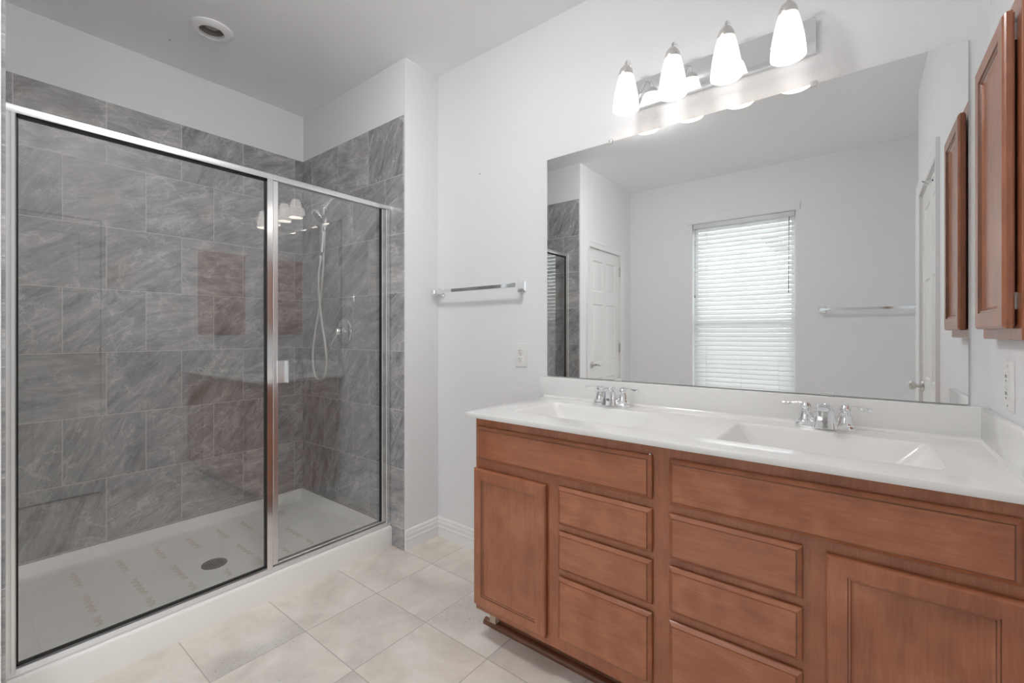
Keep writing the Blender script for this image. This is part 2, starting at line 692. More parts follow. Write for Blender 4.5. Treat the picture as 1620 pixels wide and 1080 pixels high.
baseboard('baseboard_back', lambda p, q, t: Vector((t, YW - p, q)), XS, -1.18)
baseboard('baseboard_shower_right', lambda p, q, t: Vector((XS + p, t, q)), YE - 0.004, YW)
baseboard('baseboard_front', lambda p, q, t: Vector((t, YF + p, q)), XS, 0.52)
baseboard('baseboard_left', lambda p, q, t: Vector((XS + p, t, q)), YF, D2A - 0.07)
baseboard('baseboard_right', lambda p, q, t: Vector((XR - p, t, q)), D1B + 0.07, 1.28)


# ------------------------------------------------------------------ doors and window
def casing(name, mapf, a, b, h, parent, w=0.06, t=0.016):
    bm = B()
    pr = [(0, 0), (w, 0), (w, t), (w - 0.012, t), (w - 0.02, t * 0.8), (0.012, t * 0.62), (0.004, t * 0.5), (0, t * 0.3)]
    loops = []
    for (u, v, su, sv) in ((a, 0, -1, 0), (a, h, -1, 1), (b, h, 1, 1), (b, 0, 1, 0)):
        loops.append([bm.verts.new(mapf(u + su * p, v + sv * p, -q)) for p, q in pr])
    for i in range(3):
        bridge(bm, loops[i], loops[i + 1])
    bm.faces.new(loops[0][::-1])
    bm.faces.new(loops[-1])
    return obj(name, bm, TRIM, parent, sharp=20)


def six_panel_door(name, mapf, a, b, h, hinge_side, handle_fn):
    """leaf between a and b (opening u), front at d=0.01 behind the wall face"""
    bm = B()
    w = b - a
    st = 0.105 * w / 0.76
    mid = (a + b) / 2
    rows = [(0.22, 0.78), (0.93, 1.50), (1.62, h - 0.12)]
    rows = [(r0 * h / 2.03, r1 * h / 2.03) for r0, r1 in rows[:2]] + [(1.62 * h / 2.03, h - 0.11)]
    cols = [(a + st, mid - st * 0.45), (mid + st * 0.45, b - st)]
    holes = []
    for v0, v1 in rows:
        for u0, u1 in cols:
            holes.append((u0, u1, v0, v1))
    d0 = 0.012
    o = [Vector(mapf(*p, d0)) for p in ((a, 0.008), (b, 0.008), (b, h), (a, h))]
    hl = [[Vector(mapf(*p, d0)) for p in ((u0, v0), (u1, v0), (u1, v1), (u0, v1))] for u0, u1, v0, v1 in holes]
    fr = face_holes(bm, o, hl)
    back = [bm.verts.new(mapf(*p, d0 + 0.035)) for p in ((a, 0.008), (b, 0.008), (b, h), (a, h))]
    bridge(bm, fr[0], back)
    bm.faces.new(back)
    for (u0, u1, v0, v1), lp in zip(holes, fr[1:]):
        nested(bm, mapf, u0, u1, v0, v1, [(0.008, d0 + 0.008), (0.014, d0 + 0.009), (0.04, d0 + 0.003)], close=False, start=lp)
    leaf = obj(name, bm, DOORP, sharp=15)
    leaf['kind'] = 'structure'
    casing('door_casing', mapf, a - 0.004, b + 0.004, h + 0.004, leaf)
    # stop / jamb lining
    bm = B()
    for u0, u1 in ((a - 0.011, a - 0.003), (b + 0.003, b + 0.011)):
        p0, p1 = mapf(u0, 0, 0.002), mapf(u1, h + 0.003, 0.095)
        box(bm, *sorted((p0[0], p1[0])), *sorted((p0[1], p1[1])), *sorted((p0[2], p1[2])))
    p0, p1 = mapf(a - 0.011, h + 0.003, 0.002), mapf(b + 0.011, h + 0.011, 0.095)
    box(bm, *sorted((p0[0], p1[0])), *sorted((p0[1], p1[1])), *sorted((p0[2], p1[2])))
    obj('door_jamb', bm, TRIM, leaf)
    hu = a if hinge_side < 0 else b
    for hz in (0.25, 1.05, 1.84):
        bm = B()
        tube(bm, [mapf(hu, hz - 0.045, 0.004), mapf(hu, hz + 0.045, 0.004)], 0.006, 10)
        tube(bm, [mapf(hu, hz + 0.045, 0.004), mapf(hu, hz + 0.053, 0.004)], 0.0045, 8)
        obj('door_hinge', bm, NICKEL, leaf)
    handle_fn(leaf)
    return leaf


m2 = lambda u, v, d: Vector((XS - d, u, v))
m1 = lambda u, v, d: Vector((XR + d, u, v))


def lever(leaf):
    bm = B()
    lathe(bm, [(0.031, 0), (0.031, 0.004), (0.026, 0.010), (0.012, 0.013), (0.011, 0.042)], m2(D2B - 0.065, 0.905, 0.012), (1, 0, 0))
    y, x = D2B - 0.065, XS - 0.012 + 0.045
    tube(bm, spline([(x, y, 0.905), (x + 0.004, y - 0.02, 0.91), (x + 0.006, y - 0.05, 0.900), (x + 0.004, y - 0.08, 0.894), (x + 0.002, y - 0.105, 0.905)]),
         [0.009] * 10 + [0.0075] * 12 + [0.006] * 11, 10)
    obj('door_handle', bm, NICKEL, leaf)


def knob(leaf):
    bm = B()
    lathe(bm, [(0.032, 0), (0.032, 0.004), (0.026, 0.011), (0.012, 0.014), (0.012, 0.034), (0.020, 0.038), (0.026, 0.048), (0.0265, 0.058), (0.021, 0.066), (0.006, 0.068)],
          m1(D1A + 0.062, 0.885, 0.012), (-1, 0, 0))
    obj('door_knob', bm, NICKEL, leaf)


six_panel_door('door_1', m1, D1A, D1B, D1H, 1, knob)
six_panel_door('door_2', m2, D2A, D2B, D2H, -1, lever)

# window: frame, sashes, glass
mw = lambda u, v, d: Vector((u, YF - d, v))
bm = B()
yo, yi = YF - 0.118, YF - 0.075
for x0, x1, z0, z1 in ((WX0, WX0 + 0.04, WZ0, WZ1), (WX1 - 0.04, WX1, WZ0, WZ1), (WX0 + 0.04, WX1 - 0.04, WZ0, WZ0 + 0.045), (WX0 + 0.04, WX1 - 0.04, WZ1 - 0.04, WZ1), (WX0 + 0.04, WX1 - 0.04, 1.29, 1.335)):
    box(bm, x0, x1, yo, yi, z0, z1, 0.003)
win = struct('window_1', bm, TRIM)
bm = B()
box(bm, WX0 + 0.04, WX1 - 0.04, YF - 0.1, YF - 0.096, WZ0 + 0.045, 1.29)
obj('window_pane', bm, PANE, win)
bm = B()
box(bm, WX0 + 0.04, WX1 - 0.04, YF - 0.1, YF - 0.096, 1.335, WZ1 - 0.04)
obj('window_pane', bm, PANE, win)
bm = B()
box(bm, WX0 - 0.01, WX1 + 0.01, YF - 0.072, YF + 0.02, WZ0 - 0.022, WZ0, 0.004)
obj('window_sill', bm, TRIM, win)
bm = B()
extrude_profile(bm, [(0, 0), (0.008, 0.0), (0.010, 0.012), (0.014, 0.03), (0.014, 0.058), (0.010, 0.066), (0, 0.068)],
                lambda p, q, t: Vector((t, YF + p, WZ1 + 0.004 + q)), WX0 - 0.045, WX1 + 0.035)
obj('window_header_trim', bm, WALL, win)

bl = root('window_blind', ((WX0 + WX1) / 2, YF - 0.035, WZ0), 'white two inch horizontal slat blind hanging in the window', 'window blind')
bm = B()
box(bm, WX0 + 0.006, WX1 - 0.006, YF - 0.062, YF - 0.008, WZ1 - 0.045, WZ1 - 0.002, 0.002)
obj('headrail', bm, SLAT, bl)
bm = B()
NS = 40
pitch = (WZ1 - 0.06 - (WZ0 + 0.03)) / NS
tilt = math.radians(51)
for k in range(NS):
    z = WZ1 - 0.065 - k * pitch
    prof = []
    for s in range(5):
        t = -0.025 + 0.0125 * s
        bow = 0.0022 * (1 - (t / 0.025) ** 2)
        prof.append((t * math.cos(tilt) - bow * math.sin(tilt), t * math.sin(tilt) + bow * math.cos(tilt)))
    prof = prof + [(p, q - 0.0028) for p, q in prof[::-1]]
    extrude_profile(bm, prof, lambda p, q, t, z=z: Vector((t, YF - 0.036 + p, z - q)), WX0 + 0.010, WX1 - 0.010)
obj('slats', bm, SLAT, bl, sharp=60)
bm = B()
box(bm, WX0 + 0.010, WX1 - 0.010, YF - 0.058, YF - 0.014, WZ0 + 0.004, WZ0 + 0.022, 0.003)
obj('bottom_rail', bm, SLAT, bl)
bm = B()
for x in (WX0 + 0.13, (WX0 + WX1) / 2, WX1 - 0.13):
    for y in (YF - 0.058, YF - 0.014):
        tube(bm, [(x, y, WZ0 + 0.02), (x, y, WZ1 - 0.045)], 0.0011, 5)
obj('ladder_cord', bm, SLAT, bl)
bm = B()
tube(bm, [(-0.503, YF - 0.002, WZ1 - 0.05), (-0.506, YF + 0.004, 1.60)], 0.0042, 8)
tube(bm, [(-0.506, YF + 0.004, 1.60), (-0.506, YF + 0.004, 1.565)], [0.0042, 0.007], 8)
obj('tilt_wand', bm, simple('wand_grey', S(150, 150, 150), 0.3), bl)
bm = B()
tube(bm, [(-1.305, YF - 0.004, WZ1 - 0.05), (-1.307, YF + 0.004, 1.58)], 0.0016, 6)
lathe(bm, [(0.003, 0), (0.009, 0.028), (0.007, 0.034)], (-1.307, YF + 0.004, 1.59), (0, 0, -1), 10)
obj('pull_cord', bm, simple('cord_grey', S(170, 170, 168), 0.5), bl)

# ------------------------------------------------------------------ outside the window
FENCEM = simple('fence_wood', S(205, 196, 184), 0.8)
SIDING = simple('neighbour_wall', S(196, 192, 186), 0.8)
bm = B()
box(bm, -7, 5, -9, YF - 0.12, -0.5, -0.35)
struct('ground_outside', bm, simple('paving', S(186, 184, 180), 0.9))
fen = root('board_fence', (-1, -4.0, -0.35), 'pale board fence seen through the lower half of the window blind', 'fence')
bm = B()
for k in range(46):
    x = -5.5 + k * 0.185
    box(bm, x, x + 0.172, -4.02, -4.0, -0.35, 1.34 + 0.01 * (k % 3), 0.003)
obj('fence_boards', bm, FENCEM, fen)
bm = B()
box(bm, -5.5, 3.0, -4.06, -4.02, 1.0, 1.09)
box(bm, -5.5, 3.0, -4.06, -4.02, 0.1, 0.19)
obj('fence_rail', bm, FENCEM, fen)
hs = root('neighbour_house', (-1, -7.5, -0.35), 'pale neighbouring house beyond the fence, seen through the upper slats', 'house')
bm = B()
box(bm, -5.6, -1.75, -10, -7.5, -0.35, 3.3)
obj('house_wall', bm, SIDING, hs)
bm = B()
extrude_profile(bm, [(-7.2, 3.3), (-10.3, 3.3), (-8.75, 4.6)], lambda p, q, t: Vector((t, p, q)), -6.0, -1.4)
obj('roof', bm, simple('shingle', S(130, 126, 122), 0.9), hs)

# ------------------------------------------------------------------ shower pan
ZP = 0.050          # pan floor
pr = root('shower_pan', (-2.6, 0.85, 0), 'white acrylic shower pan with a low front curb below the glass screen', 'shower pan')
PX0, PX1, PY0, PY1 = XB + 0.008, -2.088, YL + 0.009, YE - 0.008
bm = B()
g = 0.001
o0 = rrect(PX0 + g, PX1, PY0 + g, PY1 - g, 0.004, 6)


def zloop(pts, z):
    return [bm.verts.new((x, y, z)) for x, y in pts]


loops = [zloop(o0, 0.0), zloop(o0, 0.103),
         zloop(rrect(PX0 + g + 0.002, PX1 - 0.004, PY0 + g + .002, PY1 - g - .002, 0.005, 6), 0.111),
         zloop(rrect(PX0 + g + 0.006, PX1 - 0.010, PY0 + g + .006, PY1 - g - .006, 0.006, 6), 0.1155),
         zloop(rrect(PX0 + 0.014, PX1 - 0.092, PY0 + 0.014, PY1 - 0.014, 0.012, 6), 0.1165),
         zloop(rrect(PX0 + 0.020, PX1 - 0.102, PY0 + 0.020, PY1 - 0.020, 0.018, 6), 0.110),
         zloop(rrect(PX0 + 0.034, PX1 - 0.118, PY0 + 0.034, PY1 - 0.034, 0.034, 6), 0.066),
         zloop(rrect(PX0 + 0.044, PX1 - 0.128, PY0 + 0.044, PY1 - 0.044, 0.044, 6), 0.055),
         zloop(rrect(PX0 + 0.066, PX1 - 0.150, PY0 + 0.066, PY1 - 0.066, 0.05, 6), ZP + 0.001)]
for a_, b_ in zip(loops, loops[1:]):
    bridge(bm, a_, b_)
DRX, DRY = -2.549, 0.844
d0l = [bm.verts.new((DRX + 0.10 * math.cos(2 * PI * (k + 2.6) / len(loops[-1])), DRY + 0.10 * math.sin(2 * PI * (k + 2.6) / len(loops[-1])), ZP + 0.001)) for k in range(len(loops[-1]))]
drl = [bm.verts.new((DRX + 0.058 * math.cos(2 * PI * (k + 2.6) / len(loops[-1])), DRY + 0.058 * math.sin(2 * PI * (k + 2.6) / len(loops[-1])), ZP - 0.004)) for k in range(len(loops[-1]))]
# align nearest vertex so the bridge does not twist
best = min(range(len(drl)), key=lambda s: sum((drl[(k + s) % len(drl)].co.xy - loops[-1][k].co.xy).length for k in range(len(drl))))
drl = [drl[(k + best) % len(drl)] for k in range(len(drl))]
d0l = [d0l[(k + best) % len(drl)] for k in range(len(drl))]
bridge(bm, loops[-1], d0l)
bridge(bm, d0l, drl)
bm.faces.new(drl)
bm.faces.new(loops[0][::-1])
obj('pan', bm, PAN, pr, sharp=40)
bm = B()
zd = ZP - 0.0035
lathe(bm, [(0.055, 0), (0.055, 0.004), (0.052, 0.006), (0.047, 0.005)], (DRX, DRY, zd), (0, 0, 1), 32)
lathe(bm, [(0.0465, 0.005), (0.044, 0.0065), (0.001, 0.0068)], (DRX, DRY, zd), (0, 0, 1), 32)
drain = obj('drain', bm, simple('drain_bronze', S(112, 104, 98), 0.45, 0.6), pr)
tagit(drain, label='round brown drain grate')
bm = B()
for i in range(-3, 4):
    for j in range(-3, 4):
        if i * i + j * j < 11:
            lathe(bm, [(0.0034, 0), (0.0034, 0.0005)], (DRX + i * 0.0115, DRY + j * 0.0115, zd + 0.0068), (0, 0, 1), 8)
obj('drain_hole', bm, DARK, drain)


def wavy_strip(bm, y, x0, x1):
    n = max(4, int((x1 - x0) / 0.004))
    rows_ = []
    for k in range(n + 1):
        x = x0 + (x1 - x0) * k / n
        ph = 2 * PI * (x - x0) / 0.042
        c = y + 0.0055 * math.sin(ph)
        hw = 0.0095 + 0.0035 * math.cos(ph + 0.8)
        rows_.append([bm.verts.new(p) for p in ((x, c - hw, ZP + 0.0008), (x, c - hw, ZP + 0.0016), (x, c + hw, ZP + 0.0016), (x, c + hw, ZP + 0.0008))])
    for a_, b_ in zip(rows_, rows_[1:]):
        bridge(bm, a_, b_)
    bm.faces.new(rows_[0][::-1])
    bm.faces.new(rows_[-1])


for y in (0.39, 0.556, 0.708, 0.853, 0.996, 1.127, 1.257):
    for x0, x1 in ((-2.975, -2.80), (-2.68, -2.49), (-2.44, -2.36)):
        if y == 0.853 and x0 == -2.68:
            continue
        bm = B()
        wavy_strip(bm, y, x0, x1)
        obj('non_slip_strip', bm, STRIPM, pr)

# ------------------------------------------------------------------ shower screen
XG = -2.120
sc_ = root('shower_screen', (XG, 0.85, 0.117), 'framed clear glass shower screen with a narrow door at its right', 'shower screen')
Y0, Y1 = YL + 0.0105, YE - 0.009
# header: sloping moulded section
HP = [(-0.018, 1.897), (-0.018, 1.908), (-0.014, 1.922), (-0.006, 1.927), (0.018, 1.927), (0.022, 1.922), (0.022, 1.897)]
bm = B()
extrude_profile(bm, HP, lambda p, q, t: Vector((XG - p, t, q)), Y0, Y1)
obj('header_rail', bm, ALU, sc_, sharp=25)
# bottom track with a small lip
TP = [(-0.020, 0.1168), (-0.020, 0.121), (-0.012, 0.136), (-0.006, 0.136), (-0.006, 0.130), (0.010, 0.130), (0.010, 0.142), (0.014, 0.142), (0.016, 0.1168)]
bm = B()
extrude_profile(bm, TP, lambda p, q, t: Vector((XG - p, t, q)), Y0, Y1)
obj('bottom_track', bm, ALUT, sc_, sharp=25)


def post(name, ya, yb, xa=-0.017, xb=0.017, z0=0.128, z1=1.898, groove=True, mat=ALU):
    bm = B()
    g_ = (yb - ya) * 0.09
    mid_ = (ya + yb) / 2
    pf = [(ya, xa), (ya, xb), (yb, xb), (yb, xa)]
    if groove:
        pf = [(ya, xa), (ya, xb - .003), (ya + .003, xb), (mid_ - g_, xb), (mid_ - g_ * .5, xb - .004), (mid_ + g_ * .5, xb - .004), (mid_ + g_, xb), (yb - .003, xb), (yb, xb - .003), (yb, xa)]
    extrude_profile(bm, pf, lambda p, q, t: Vector((XG + q, p, t)), z0, z1)
    return obj(name, bm, mat, sc_, sharp=25)


post('wall_jamb', Y0, 0.1475)
post('wall_jamb', 1.545, Y1)
post('centre_post', 0.905, 0.929, groove=False, mat=ALUB)
bm = B()
box(bm, Y0, Y0, 0, 0, 0, 0) if False else None
box(bm, XG + 0.017, XG + 0.019, YL + 0.0095, YL + 0.0135, 0.118, 1.92)
obj('sealant_bead', bm, simple('sealant', S(225, 222, 216), 0.6), sc_)
# fixed panel
bm = B()
box(bm, XG - 0.003, XG + 0.003, 0.1475, 0.905, 0.142, 1.895)
fp = obj('fixed_glass_panel', bm, GLASS, sc_)
bm = B()
w_ = 0.0055
for ya, yb, za, zb in ((0.1475, 0.1475 + w_, 0.142, 1.895), (0.905 - w_, 0.905, 0.142, 1.895), (0.1475, 0.905, 0.142, 0.142 + w_ + .002), (0.1475, 0.905, 1.895 - w_ - .002, 1.895)):
    box(bm, XG - 0.006, XG + 0.007, ya, yb, za, zb)
obj('gasket', bm, BLACK, fp)
# door leaf
bm = B()
box(bm, XG - 0.003, XG + 0.003, 0.950, 1.517, 0.150, 1.895)
dr = obj('door_glass', bm, GLASS, sc_)
bm = B()
for ya, yb, za, zb, m_ in ((0.931, 0.9535, 0.146, 1.8955, 0), (1.517, 1.5435, 0.146, 1.8955, 0), (0.9535, 1.517, 0.146, 0.153, 0)):
    box(bm, XG - 0.012, XG + 0.016, ya, yb, za, zb, 0.002)
obj('door_frame', bm, ALU, dr)
bm = B()
box(bm, XG - 0.005, XG + 0.010, 1.5125, 1.518, 0.153, 1.895)
obj('door_seal', bm, BLACK, dr)
bm = B()
hy0, hy1, hz0, hz1 = 0.954, 0.992, 0.973, 1.075
extrude_profile(bm, [(0.016, hy0 - .006), (0.019, hy0 - .006), (0.021, hy1 - 0.012), (0.036, hy1 - .009), (0.038, hy1 - 0.002), (0.036, hy1), (0.030, hy1), (0.016, hy1 - 0.008)],
                lambda p, q, t: Vector((XG + p, q, t)), hz0, hz1)
obj('pull_handle', bm, ALU, dr)

# ------------------------------------------------------------------ hand shower, valve, hook
YT = YE - 0.008
hsr = root('hand_shower', (-2.55, YT, 2.03), 'chrome hand shower on a wall arm with a long looping white hose', 'hand shower')
bm = B()
lathe(bm, [(0.030, 0), (0.028, 0.006), (0.016, 0.012), (0.012, 0.014)], (-2.55, YT, 2.03), (0, -1, 0), 24)
obj('wall_flange', bm, CHROME, hsr)
bm = B()
tube(bm, spline([(-2.55, YT - .01, 2.03), (-2.55, 1.53, 2.035), (-2.55, 1.48, 2.02), (-2.55, 1.445, 1.985)], 6), 0.0105, 14)
obj('arm', bm, CHROME, hsr)
bm = B()
lathe(bm, [(0.014, 0), (0.018, 0.01), (0.018, 0.03), (0.022, 0.034), (0.022, 0.052), (0.014, 0.058)], (-2.55, 1.452, 1.995), (0, -0.5, -0.85), 20)
tube(bm, [(-2.55, 1.43, 1.955), (-2.55, 1.43, 1.84)], [0.011, 0.009], 12)
lathe(bm, [(0.009, 0), (0.013, 0.004), (0.013, 0.022), (0.007, 0.032)], (-2.55, 1.43, 1.845), (0, 0, -1), 14)
obj('holder', bm, CHROME, hsr)
# head + handle
bm = B()
hd = Vector((-0.15, -0.72, -0.60)).normalized()
lathe(bm, [(0.012, -0.03), (0.03, -0.022), (0.044, -0.008), (0.047, 0.004), (0.045, 0.010), (0.040, 0.008)], Vector((-2.56, 1.395, 1.90)), hd, 28)
hp = spline([(-2.56, 1.415, 1.915), (-2.565, 1.425, 1.86), (-2.568, 1.425, 1.78), (-2.570, 1.422, 1.69)], 6)
tube(bm, hp, [0.013 + 0.003 * math.sin(k / len(hp) * PI) for k in range(len(hp))], 14)
head = obj('shower_head', bm, CHROME, hsr)
bm = B()
lathe(bm, [(0.039, 0.0085), (0.036, 0.0105), (0.001, 0.011)], Vector((-2.56, 1.395, 1.90)), hd, 28)
obj('spray_face', bm, simple('spray_grey', S(140, 140, 142), 0.4), head)
# hose: image-traced curve lies in a plane roughly parallel to the tiled end wall
hose = [(-2.55, 1.43, 1.82), (-2.558, 1.43, 1.74), (-2.585, 1.435, 1.55), (-2.62, 1.437, 1.385), (-2.672, 1.437, 1.225), (-2.70, 1.435, 1.08), (-2.675, 1.43, 0.96),
        (-2.61, 1.425, 0.915), (-2.54, 1.42, 0.945), (-2.505, 1.415, 1.03), (-2.51, 1.41, 1.13), (-2.553, 1.41, 1.28), (-2.585, 1.412, 1.43), (-2.597, 1.416, 1.56), (-2.572, 1.42, 1.67)]
bm = B()
tube(bm, spline(hose, 10), 0.0062, 10)
tagit(obj('hose', bm, simple('hose_grey', S(206, 205, 202), 0.28, 0.35), hsr), label='pale flexible hose')
bm = B()
lathe(bm, [(0.0085, 0), (0.0085, 0.022), (0.011, 0.024), (0.011, 0.04)], (-2.588, 1.417, 1.635), (0.25, 0, 1), 12)
obj('hose_nut', bm, CHROME, hsr)

vr = root('shower_valve', (-2.575, YT, 1.213), 'round chrome shower valve plate with a lever, on the tiled end wall', 'shower valve')
bm = B()
lathe(bm, [(0.083, 0), (0.083, 0.003), (0.079, 0.007), (0.070, 0.009), (0.066, 0.012), (0.030, 0.016)], (-2.575, YT, 1.213), (0, -1, 0), 44)
obj('escutcheon', bm, CHROME, vr)
bm = B()
lathe(bm, [(0.030, 0.014), (0.027, 0.03), (0.023, 0.055), (0.016, 0.064), (0.004, 0.067)], (-2.575, YT, 1.213), (0, -1, 0), 28)
obj('hub', bm, CHROME, vr)
bm = B()
tube(bm, spline([(-2.578, YT - 0.052, 1.205), (-2.60, YT - 0.06, 1.17), (-2.622, YT - 0.068, 1.13), (-2.636, YT - 0.078, 1.095)], 5), [0.010] * 6 + [0.008] * 5 + [0.006] * 5, 10)
obj('lever', bm, CHROME, vr)

hk = root('tile_hook', (-2.47, YT, 1.435), 'tiny chrome stick-on hook high on the tiled end wall above the valve', 'hook')
bm = B()
lathe(bm, [(0.010, 0), (0.010, 0.003), (0.004, 0.006), (0.004, 0.018), (0.008, 0.020), (0.008, 0.024)], (-2.47, YT, 1.437), (0, -1, 0), 16)
obj('hook_post', bm, CHROME, hk)
bm = B()
box(bm, -2.477, -2.463, YT - 0.004, YT, 1.395, 1.43, 0.0015)
obj('hook_plate', bm, CHROME, hk)

# ------------------------------------------------------------------ shower downlight
dl = root('shower_downlight', (DLX, DLY, ZC), 'round white recessed downlight in the ceiling over the shower', 'ceiling light')
bm = B()
lathe(bm, [(0.094, 0), (0.093, -0.004), (0.086, -0.009), (0.070, -0.015), (0.059, -0.017), (0.0545, -0.014), (0.0535, 0.0)], (DLX, DLY, ZC), (0, 0, 1), 48, cap0=False, cap1=False)
obj('trim_ring', bm, TRIM, dl)
bm = B()
lathe(bm, [(0.0535, 0.0), (0.053, 0.03), (0.047, 0.07)], (DLX, DLY, ZC), (0, 0, 1), 40, cap0=False)
obj('reflector_cup', bm, BAFFLE, dl, recalc=False)
bm = B()
lathe(bm, [(0.020, 0.069), (0.034, 0.05), (0.038, 0.03), (0.03, 0.014), (0.012, 0.006), (0.001, 0.005)], (DLX, DLY, ZC), (0, 0, 1), 28)
obj('bulb', bm, simple('frosted_bulb_off', S(178, 172, 165), 0.5), dl)
# flush dome fill lamp, added out of the frame to brighten the room
x, y = -1.20, 0.64
fx = root('added_dome_fill', (x, y, ZC), 'unseen white dome fill lamp added to the ceiling between shower and vanity', 'ceiling light')
bm = B()
lathe(bm, [(0.16, 0), (0.16, -0.010), (0.152, -0.013)], (x, y, ZC), (0, 0, 1), 32, cap0=False)
obj('fixture_base', bm, TRIM, fx)
bm = B()
lathe(bm, [(0.150, -0.012), (0.150, -0.03), (0.135, -0.055), (0.10, -0.074), (0.05, -0.083), (0.001, -0.085)], (x, y, ZC), (0, 0, 1), 32)
obj('dome', bm, DIFF, fx)

# ------------------------------------------------------------------ vanity cabinet
YFF = 1.305      # face frame plane
YD = 1.285       # front plane of doors and drawers
VX0, VX1 = -1.1986, XR - 0.001
van = root('vanity_cabinet', (-0.45, 1.57, 0), 'long reddish-brown wooden vanity cabinet with doors and drawers under the white counter', 'vanity cabinet')
mf = lambda u, v, d: Vector((u, d, v))      # d is world y
bm = B()
OP = [(-1.165, -0.505, 0.722, 0.825), (-1.165, -0.875, 0.160, 0.655), (-0.800, -0.502, 0.560, 0.665), (-0.800, -0.502, 0.405, 0.520), (-0.800, -0.502, 0.170, 0.360),
      (-0.420, 0.235, 0.720, 0.825), (-0.420, -0.128, 0.560, 0.665), (-0.420, -0.128, 0.405, 0.520), (-0.420, -0.128, 0.170, 0.360), (-0.045, 0.24, 0.160, 0.655)]
o_ = [Vector((u, YFF, v)) for u, v in ((VX0, 0.116), (VX1, 0.116), (VX1, 0.8755), (VX0, 0.8755))]
fr = face_holes(bm, o_, [[Vector((u, YFF, v)) for u, v in ((a, c), (b, c), (b, d), (a, d))] for a, b, c, d in OP])
fb = [bm.verts.new(v.co + Vector((0, 0.505, 0))) for v in fr[0]]
bridge(bm, fr[0], fb)
bm.faces.new(fb)
bm.faces.ensure_lookup_table()
bmesh.ops.delete(bm, geom=[f for f in bm.faces if all(abs(v.co.z - 0.8755) < 1e-5 for v in f.verts)], context='FACES_ONLY')
for lp in fr[1:]:
    k = [bm.verts.new(v.co + Vector((0, 0.02, 0))) for v in lp]
    bridge(bm, lp, k)
    bm.faces.new(k)
obj('carcass', bm, WOODV, van)
bm = B()
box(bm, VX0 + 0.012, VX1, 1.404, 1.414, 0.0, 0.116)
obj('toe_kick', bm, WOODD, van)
bm = B()
box(bm, VX0 + 0.006, VX0 + 0.036, 1.380, 1.4035, 0.024, 0.116)
tagit(obj('toe_kick_end', bm, WOODR, van), label='raw unfinished wood end')
bm = B()
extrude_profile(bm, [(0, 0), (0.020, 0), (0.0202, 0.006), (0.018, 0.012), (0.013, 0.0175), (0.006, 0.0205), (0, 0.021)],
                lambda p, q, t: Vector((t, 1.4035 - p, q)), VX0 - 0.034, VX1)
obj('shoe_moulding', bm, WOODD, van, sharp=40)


def drawer_front(name, u0, u1, v0, v1, mat):
    bm = B()
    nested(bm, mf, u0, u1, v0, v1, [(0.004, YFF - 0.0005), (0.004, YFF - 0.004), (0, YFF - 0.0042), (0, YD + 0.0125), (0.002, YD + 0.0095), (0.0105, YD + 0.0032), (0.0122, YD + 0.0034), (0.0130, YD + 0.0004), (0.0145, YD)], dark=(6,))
    return obj(name, bm, [mat, GLAZE_SHADE], van, sharp=12)


def recess_door(mapf, u0, u1, v0, v1, base, front, sgn, st=0.040):
    """five-piece door; base and front are depth values, sgn = +1 if depth grows to the back"""
    bm = B()
    f = front
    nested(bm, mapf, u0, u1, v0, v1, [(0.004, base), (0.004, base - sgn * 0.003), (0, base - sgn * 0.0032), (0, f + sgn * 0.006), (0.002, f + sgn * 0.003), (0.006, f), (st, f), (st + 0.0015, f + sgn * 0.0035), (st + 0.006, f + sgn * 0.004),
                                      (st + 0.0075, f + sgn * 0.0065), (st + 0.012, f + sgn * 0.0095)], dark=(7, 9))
    return bm


WOODH2 = mat_wood('wood_grain_across_b', 0, 1.04, 7.7)
drawer_front('false_drawer_front', -1.185, -0.487, 0.7095, 0.8385, WOODH)
drawer_front('false_drawer_front', -0.437, 0.249, 0.7065, 0.8385, WOODH2)
for (u0, u1) in ((-0.8133, -0.4868), (-0.437, -0.112)):
    for k, (v0, v1) in enumerate(((0.5515, 0.681), (0.3975, 0.529), (0.160, 0.3735))):
        drawer_front('drawer', u0, u1, v0, v1, WOODH if (k + (u0 > -.6)) % 2 else WOODH2)
obj('cabinet_door', recess_door(mf, -1.197, -0.862, 0.143, 0.674, YFF - 0.001, YD, 1), [WOODV, GLAZE_SHADE], van, sharp=12)
obj('cabinet_door', recess_door(mf, -0.0642, 0.259, 0.143, 0.678, YFF - 0.001, YD, 1), [WOODV, GLAZE_SHADE], van, sharp=12)
bm = B()
lathe(bm, [(0.0035, 0), (0.0035, 0.0045), (0.002, 0.006)], (-0.4935, YFF - 0.004, 0.8415), (0, -1, 0), 10)
obj('bumper_pin', bm, CHROME, van)

# ------------------------------------------------------------------ countertop
ct = root('vanity_countertop', (-0.45, 1.55, 0.876), 'glossy white double-basin vanity countertop with backsplash on the brown cabinet', 'countertop')
ZK = 0.895
CX0, CX1, CY0, CY1 = -1.214, XR - 0.001, 1.260, YW - 0.001
BAS = [(-1.077, -0.589, 1.378, 1.680), (-0.334, 0.152, 1.378, 1.690)]
bm = B()
out = [Vector((x, y, ZK)) for x, y in ((CX0 + .003, CY0 + .004), (CX1, CY0 + .004), (CX1, CY1), (CX0 + .003, CY1))]
hl = [[Vector((x, y, ZK)) for x, y in rrect(a, b, c, d, 0.02)] for a, b, c, d in BAS]
tp = face_holes(bm, out, hl)
prev = tp[0]
for dx, dy, z in ((.001, .0012, ZK - .001), (0, 0, ZK - .004), (0, 0, 0.8785), (.002, .002, 0.876)):
    lp = [bm.verts.new((x, y, z)) for x, y in ((CX0 + dx, CY0 + dy), (CX1, CY0 + dy), (CX1, CY1), (CX0 + dx, CY1))]
    bridge(bm, prev, lp)
    prev = lp
und = prev
